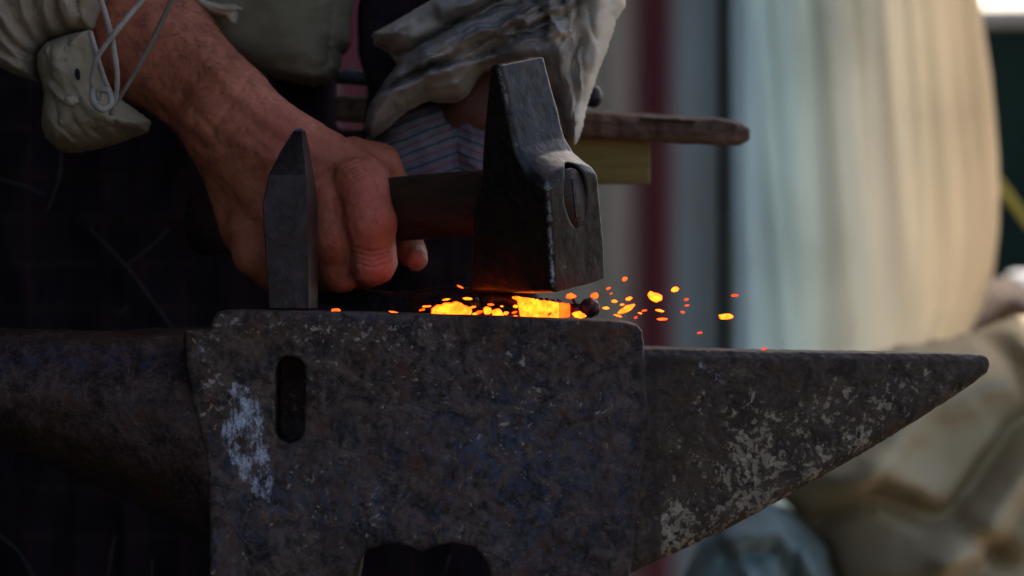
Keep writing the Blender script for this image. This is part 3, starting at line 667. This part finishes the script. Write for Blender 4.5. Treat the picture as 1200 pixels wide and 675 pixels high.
# left sleeve: rolled dirty linen, painted lit on the right and shaded on the left
def tintf(px, py, V):
    n = fbm(px / 40, py / 40, px * 0, 3, 2)
    return dict(lit_tint=np.clip((px - 640) / 50 + n * .5, 0, 1) * .85 + np.clip(.25 * n + .05, 0, .3))
relief('rolled_sleeve', [(600, -110), (740, -110), (734, -10), (732, 8), (721, 24), (711, 56), (698, 90), (688, 122), (682, 150), (675, 170), (669, 168), (662, 150), (650, 118), (632, 96), (600, 82), (580, 80), (566, 84), (557, 96), (549, 112), (538, 119), (520, 120), (500, 118), (478, 128), (455, 150), (434, 162), (426, 150), (436, 120), (450, 96), (466, 76), (456, 62), (440, 54), (438, 40), (468, 22), (500, 4), (530, -20), (565, -110)], .175, .052, 46,
    [([(450, 50), (470, 30), (505, 10), (560, -12)], 11, .010), ([(455, 22), (480, 8), (520, -12)], 6, -.008), ([(450, 72), (485, 62), (515, 42), (560, 20), (620, -4)], 6, -.015), ([(444, 98), (490, 78), (530, 55), (590, 38), (640, 12)], 9, .009),
     ([(436, 118), (480, 95), (520, 78), (590, 62)], 5, -.008), ([(450, 118), (490, 104), (520, 88), (560, 74), (630, 66)], 8, .009), ([(520, 20), (560, 14), (600, 0), (640, -30)], 9, .008), ([(520, 34), (565, 28), (610, 10)], 4, -.006),
     ([(470, 125), (500, 110), (540, 100), (552, 86)], 5, .004), ([(500, 128), (545, 112), (552, 90), (575, 78), (630, 84)], 3, -.004), ([(640, -40), (652, 0), (642, 24), (660, 45)], 5, .006), ([(628, 10), (646, 34), (636, 50)], 4, -.006), ([(660, 10), (668, 30), (655, 60)], 4, -.005),
     ([(700, -60), (704, 20), (692, 90), (678, 160)], 13, .009), ([(676, 0), (680, 60), (668, 110), (672, 150)], 6, -.007), ([(656, 60), (662, 100), (668, 140)], 6, .005), ([(690, 20), (700, 60)], 4, -.003), ([(440, 135), (455, 110)], 10, .004), ([(585, 66), (640, 50), (668, 40)], 4, .005), ([(600, 50), (650, 36)], 3, -.005)] + fine(20, (445, 110), (560, 40), (115, -52), 7, (2.2, 4.5), (.0010, .0030)) + fine(16, (560, 60), (650, 20), (60, -25), 8, (1.8, 3.5), (.0015, .0035)) + fine(10, (665, 20), (700, 60), (-8, 80), 9, (2, 4), (.0015, .003)),
    MAT['white'], person, h=.0009, gain=1.35, amax=.03, wr=((32, 210, 30, .0012), (75, 60, 20, .0003)), attrs=tintf)
# striped glove on the other hand
ms = M('striped_cloth'); sN = ms.attr('stripe'); wv_ = ms.math('SINE', ms.math('MULTIPLY', sN, 6.2832))
lin = ms.ramp(wv_, .55, .95); sel = ms.ramp(ms.math('SINE', ms.math('MULTIPLY', sN, 3.1416 * 1.0)), -.1, .1)
col = ms.mix(ms.ramp(ms.noise(70, 4, .6), .3, .7), (.11, .11, .135), (.17, .165, .19))
lc = ms.mix(sel, (.22, .035, .045), (.03, .028, .035)); col = ms.mix(ms.math('MULTIPLY', lin, .8), col, lc)
ms.set(col, .95, 0, ms.bump(ms.noise(600, 3, .6), .0004, .7, ms.bump(wv_, .0003, .6)), .1)
def stripef(px, py, V):
    bx = px + 3 * fbm(px / 30, py / 30, px * 0, 2, 9)
    return dict(stripe=(py + (bx - 500) * .42 * np.sign(535 - bx) * 1.0 - np.where(bx > 535, 29.4, 0) * 0 + np.where(bx > 535, (35 * .42 * 2), 0) + (px - 535) ** 2 * .0006) / 9.5)
relief('striped_glove', [(424, 168), (440, 146), (458, 128), (485, 118), (520, 112), (548, 121), (570, 126), (610, 136), (620, 240), (560, 260), (440, 250), (420, 210)], .215, .040, 50,
    [([(535, 128), (552, 160), (560, 205)], 9, .005), ([(520, 124), (530, 160), (540, 200)], 6, -.004), ([(450, 150), (490, 160), (510, 200)], 10, .003), ([(470, 128), (510, 140), (550, 190)], 5, .002)],
    ms.m, person, wr=((40, 50, 14, .0009),), attrs=stripef)
# dark coat behind everything the arms do not cover
relief('coat', [(-420, -260), (408, -260), (412, 20), (410, 52), (393, 72), (391, 150), (434, 156), (432, 100), (422, 70), (420, 30), (428, -20), (440, -100), (450, -260), (620, -260), (600, 60), (570, 120), (610, 240), (640, 400), (650, 900), (640, 1000), (-420, 1000)], .385, .022, 60,
    [([(100, 260), (150, 320), (205, 390)], 14, .006), ([(230, 180), (170, 300), (120, 390)], 18, .007), ([(30, 200), (20, 300), (60, 400)], 20, .008), ([(480, 280), (500, 340), (490, 400)], 20, .006), ([(60, 520), (40, 640), (80, 800)], 25, .008), ([(150, 600), (160, 700)], 12, .006)],
    MAT['coat'], person, h=.0028, wr=((80, 160, 60, .004),), backT=.05)
relief('coat_flap', [(330, 60), (400, 50), (397, 80), (391, 96), (391, 150), (380, 175), (320, 150)], .262, .010, 20, [], MAT['coat'], person, h=.0015)
relief('coat_lapel', [(424, -110), (620, -110), (580, 0), (510, 60), (480, 110), (455, 160), (425, 156), (433, 105), (422, 70), (421, 30)], .238, .012, 20, [], MAT['coat'], person, h=.0015)
coat = bpy.data.objects['coat']
for pts in ([(72, 176), (68, 212), (55, 248)], [(-10, 208), (28, 218), (52, 228)], [(105, 268), (150, 315), (202, 384)], [(147, 312), (178, 288), (198, 268)], [(136, 372), (148, 360)], [(-10, 622), (20, 645), (42, 680)], [(135, 628), (130, 650), (126, 680)], [(178, 655), (178, 680)], [(528, 650), (518, 675)]):
    bmesh_obj('seam', tube([P(a, b, .350) for a, b in pts], [.0006, .0009, .0006], 6, 8, .3), MAT['thread'], coat)

# ------------------------------------------------------------------ wooden beam, block, rod behind
def beam_ring(xx, t0, b0, ch, y0, y1): return [P(xx, b0 - ch, y0), P(xx, t0 + ch, y0), P(xx, t0, y0 + .006), P(xx, t0 - 1, y1), P(xx, b0 - 1, y1), P(xx, b0, y0 + .006)]
beam = thing('wooden_beam', 'weathered dark wooden beam sticking out behind the hammer', 'beam', P(700, 170, .4))
rs = np.random.RandomState(12)
def rough_ring(xx):
    t0 = float(np.interp(xx, [380, 460, 540, 700, 760, 850, 868, 880], [112, 115, 120, 131, 134.5, 140, 144, 151])); b0 = float(np.interp(xx, [380, 460, 540, 700, 760, 850, 870, 880], [142, 146, 152, 163, 166, 171, 170, 163]))
    m1, m2 = t0 + (b0 - t0) * .33, t0 + (b0 - t0) * .7; j = lambda a=.7: rs.randn() * a
    return [P(xx + j(), b0 - 3 + j(), .273 + j(.0006)), P(xx + j(), m2 + j(), .271 + j(.0009)), P(xx + j(), m1 + j(), .2715 + j(.0009)), P(xx + j(), t0 + 2.5 + j(), .273 + j(.0006)), P(xx, t0 + j(.4), .279), P(xx, t0 - 1 + j(.3), .34), P(xx, b0 - 1, .34), P(xx, b0 + j(.5), .279)]
rings = [rough_ring(xx) for xx in list(range(380, 876, 9)) + [879]]
_old = [0 for xx, t0, b0, ch in ((380, 112, 142, 3), (460, 115, 146, 3), (540, 120, 152, 3), (700, 131, 163, 3), (760, 134.5, 166, 3), (800, 137, 168, 3), (850, 140, 171, 3), (868, 143, 170.5, 4), (880, 149, 163, 4))]
bo = bmesh_obj('plank', loft(rings), MAT['beam'], beam, False, .0012, 2)
crk = loft([[P(750, 138.5, .2695), P(752, 140.2, .2695), P(752, 140.2, .276), P(750, 138.5, .276)], [P(790, 140.0, .2695), P(790, 142.6, .2695), P(790, 142.6, .276), P(790, 140.0, .276)], [P(815, 141.6, .2695), P(815, 142.8, .2695), P(815, 142.8, .276), P(815, 141.6, .276)]])
bmesh_obj('crack', crk, mb.m, beam, False)
blk = loft([[P(xx, 216, .285), P(xx, 150, .285), P(xx, 150, .33), P(xx, 216, .33)] for xx in (560, 640, 700, 762)])
tag(bmesh_obj('wooden_block', blk, MAT['yellow'], None, False, .0015), 'square yellowish brown wooden block fixed under the dark beam', 'wooden block')
rod = thing('vise_handle', 'thin steel rod with a round dark knob lying behind the rolled sleeve', 'steel rod', P(540, 100, .36))
bmesh_obj('rod', tube([P(382, 88, .275), P(450, 93, .275), P(560, 102, .275), P(690, 112, .275)], [.0045, .0045], 16), MAT['blue_steel'], rod)
blob('knob', P(695, 113, .27), 11.5 * S0 * 1.1, 14 * S0 * 1.1, 0, MAT['dark_iron'], ry=.006, amp=.04, sub=4, parent=rod)

# ------------------------------------------------------------------ canvas walls
def curtain(name, x0, x1, ytop, ybot, yc, fold, mat, label, cat, nx=240, nz=90, right=None, seed=0, lean=0.0):
    bm = bmesh.new(); grd = []
    for j in range(nz + 1):
        v = j / nz; py_ = ytop + (ybot - ytop) * v; row = []
        xr = right(py_) if right else x1
        for i in range(nx + 1):
            u = i / nx; xx = x0 + (xr - x0) * u
            xa = (xx + lean * (py_ - 200)) / 100.0
            f = math.sin(xa * 4.3 + seed) * .25 + math.sin(xa * 3.3 + 1.7 * seed + .0012 * py_) * .6 + mnoise.noise(Vector((xa * 3.0 + seed, py_ / 900., 0))) * 1.0 + mnoise.noise(Vector((xa * 9 + seed, py_ / 500., 3))) * .10 + mnoise.noise(Vector((xa * 1.4, py_ / 130., 7 + seed))) * .35
            p = P(xx, py_, yc); row.append(bm.verts.new((p.x, yc + f * fold, p.z)))
        grd.append(row)
    for j in range(nz):
        for i in range(nx): bm.faces.new((grd[j][i], grd[j][i + 1], grd[j + 1][i + 1], grd[j + 1][i]))
    o = bmesh_obj(name, bm, mat); m_ = o.modifiers.new('thick', 'SOLIDIFY'); m_.thickness = .0012
    return tag(o, label, cat)
def canvas(name, stops, yc, transl):
    """vertical bands of dye or painted light along X (positions in photo px at depth yc)"""
    m = M(name); s = S0 * (D + yc) / D
    sp = m.t.nodes.new('ShaderNodeSeparateXYZ'); m.L(m.tc, sp.inputs[0])
    f = m.t.nodes.new('ShaderNodeMapRange'); f.inputs[1].default_value = 0 - 600 * s; f.inputs[2].default_value = 600 * s; m.L(sp.outputs[0], f.inputs[0])
    cr = m.t.nodes.new('ShaderNodeValToRGB'); m.L(f.outputs[0], cr.inputs[0]); el = cr.color_ramp.elements
    while len(el) > 1: el.remove(el[-1])
    el[0].position = stops[0][0] / 1200; el[0].color = (*stops[0][1], 1)
    for p_, c_ in stops[1:]: e_ = el.new(p_ / 1200); e_.color = (*c_, 1)
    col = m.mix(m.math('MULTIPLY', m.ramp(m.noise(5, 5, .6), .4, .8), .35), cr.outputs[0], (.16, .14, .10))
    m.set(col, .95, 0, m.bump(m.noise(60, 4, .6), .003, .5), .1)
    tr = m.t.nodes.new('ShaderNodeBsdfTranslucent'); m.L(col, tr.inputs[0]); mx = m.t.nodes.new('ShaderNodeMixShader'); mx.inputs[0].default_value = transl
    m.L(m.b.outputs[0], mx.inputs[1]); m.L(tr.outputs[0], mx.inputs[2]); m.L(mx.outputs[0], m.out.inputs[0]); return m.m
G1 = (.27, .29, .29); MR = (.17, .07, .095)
matL = canvas('striped_canvas', [(0, G1), (392, G1), (398, MR), (440, MR), (446, G1), (728, (.30, .30, .29)), (760, MR), (774, MR), (800, (.22, .27, .31)), (832, (.16, .20, .24)), (850, (.08, .10, .12))], 1.4, .4)  # dark end of the ramp paints the shaded fold beside the pole
matR = canvas('cream_canvas', [(860, (.46, .57, .62)), (930, (.52, .60, .61)), (985, (.60, .61, .57)), (1045, (.68, .64, .55)), (1170, (.72, .63, .50))], 1.2, .52)  # cool to warm ramp paints sunlight coming through the cloth
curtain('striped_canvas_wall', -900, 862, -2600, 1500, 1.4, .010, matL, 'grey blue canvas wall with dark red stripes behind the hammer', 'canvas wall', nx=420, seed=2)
def redge(py_): return float(np.interp(py_, [-2600, -100, 0, 80, 200, 300, 360, 400, 450, 1500], [1100, 1136, 1145, 1158, 1168, 1167, 1150, 1132, 1112, 1080]))
curtain('cream_canvas_curtain', 858, 1160, -2600, 1500, 1.2, .022, matR, 'pale cream canvas curtain hanging in folds, sunlit warmth painted in on its right side', 'curtain', right=redge, seed=5.6, lean=-.08)
pol_ = tube([P(853, -1300, 1.3), P(853, 200, 1.3), P(852, 1500, 1.3)], [.0085, .0085], 16)
tag(bmesh_obj('tent_pole', pol_, cloth('pole_paint', (.05, .062, .07), (.07, .08, .085), 20)), 'thin dark upright pole between the grey wall and cream curtain', 'tent pole')
# added unseen canvas over and left of the smith (outside the frame, it shades him from above and the left)
tc_ = cloth('shade_tent_cloth', (.10, .09, .075), (.14, .125, .10), 6, 0, .002)
bm = bmesh.new()
vv = [bm.verts.new(p) for p in ((-1.1, -1.6, GZ), (-1.1, 1.5, GZ), (-1.1, 1.5, 1.1), (-1.1, -1.6, 1.1), (.15, 1.5, 1.45), (.15, -1.6, 1.45))]
bm.faces.new(vv[:4]); bm.faces.new((vv[3], vv[2], vv[4], vv[5]))
bmesh.ops.subdivide_edges(bm, edges=bm.edges, cuts=12, use_grid_fill=True)
for v in bm.verts: v.co += Vector((1, 0, 1)) * .03 * mnoise.noise(v.co * 1.5)
to = bmesh_obj('added_shade_tent', bm, tc_); m_ = to.modifiers.new('thick', 'SOLIDIFY'); m_.thickness = .002
tag(to, 'added brown canvas side and roof shading the smith, unseen beyond the left edge', 'light blocker')
# dark green tarpaulin with pale rail, rope, at right
gt = cloth('green_tarp', (.008, .022, .020), (.014, .034, .028), 4, 0, .002)
curtain('green_tarpaulin', 1080, 1700, 30, 700, 2.4, .02, gt, 'dark green tarpaulin hanging at the right beyond the cream curtain', 'tarpaulin', nx=80, seed=9)
tag(bmesh_obj('tarpaulin_rail', tube([P(1060, 22, 2.38), P(1700, 16, 2.38)], [.010, .010], 14), cloth('pale_rail', (.4, .4, .38), (.5, .5, .48), 10)), 'pale horizontal rail along the top of the green tarpaulin', 'rail')
rope_m = cloth('yellow_rope', (.45, .36, .06), (.55, .45, .10), 60)
tag(bmesh_obj('guy_rope', tube([P(1120, 160, 1.7), P(1172, 216, 1.7), P(1203, 258, 1.7), P(1500, 640, 1.7)], [.0038, .0038], 10), rope_m), 'yellow rope slanting down in front of the green tarpaulin', 'rope')

# ------------------------------------------------------------------ burlap heap lower right
burl = cloth('burlap', (.60, .47, .28), (.68, .54, .33), 12, 0, .001)
bag2 = cloth('blue_grey_cloth', (.28, .36, .35), (.42, .50, .47), 14, 0, .001)
tag(relief('burlap_heap', [(930, 470), (985, 430), (1050, 408), (1110, 398), (1150, 388), (1190, 372), (1260, 360), (1400, 400), (1460, 700), (1400, 1400), (900, 1400), (960, 760), (985, 690), (962, 640), (900, 560)], .85, .12, 130,
    [([(1200, 400), (1150, 440), (1060, 470), (980, 560)], 28, .03), ([(1230, 455), (1160, 505), (1105, 585)], 14, -.042), ([(1215, 500), (1165, 545), (1120, 610), (1080, 640)], 20, .03), ([(960, 600), (1010, 570), (1090, 600), (1150, 640)], 14, -.035), ([(1170, 380), (1185, 420), (1220, 440)], 10, .02), ([(940, 560), (1000, 540), (1060, 560)], 22, .02), ([(990, 660), (1080, 650), (1200, 600)], 22, .025), ([(1180, 600), (1100, 680)], 12, -.02), ([(1150, 400), (1195, 470)], 12, -.02)],
    burl, None, h=.004, amax=.09, wr=((35, 260, 90, .004),), noise_amp=.0008), 'heap of coarse brown burlap cloth behind the pointed heel', 'burlap')
tag(relief('pale_cloth_bundle', [(820, 640), (850, 600), (890, 585), (930, 600), (965, 640), (985, 700), (980, 1200), (780, 1200), (790, 700)], .80, .07, 70,
    [([(850, 625), (900, 610), (950, 660)], 12, .02), ([(845, 650), (900, 640), (940, 690)], 7, -.02), ([(860, 640), (880, 720)], 8, .012), ([(920, 620), (930, 700)], 7, -.012)],
    bag2, None, h=.004, amax=.09, wr=((45, 60, 25, .004),), noise_amp=.001), 'small pale blue grey cloth bundle under the burlap heap', 'cloth bundle')
sk = cloth('brown_sack', (.09, .06, .045), (.14, .095, .07), 12, 0, .001)
tag(relief('brown_sack', [(1125, 420), (1130, 370), (1145, 338), (1165, 328), (1190, 330), (1215, 352), (1280, 380), (1280, 900), (1100, 900)], 1.35, .10, 60, [([(1140, 380), (1170, 350), (1200, 370)], 14, .02)], sk, None, h=.006, amax=.05, noise_amp=.003), 'dark brown sack bulging at the curtain foot behind the burlap', 'sack')
wb = cloth('white_cloth', (.75, .73, .68), (.8, .78, .74), 20)
tag(relief('white_cloth', [(1182, 322), (1240, 316), (1300, 330), (1300, 420), (1215, 420), (1192, 350)], 1.95, .06, 40, [], wb, None, h=.006, amax=.05, noise_amp=.002), 'sunlit white cloth lying at the right beyond the brown sack', 'cloth')
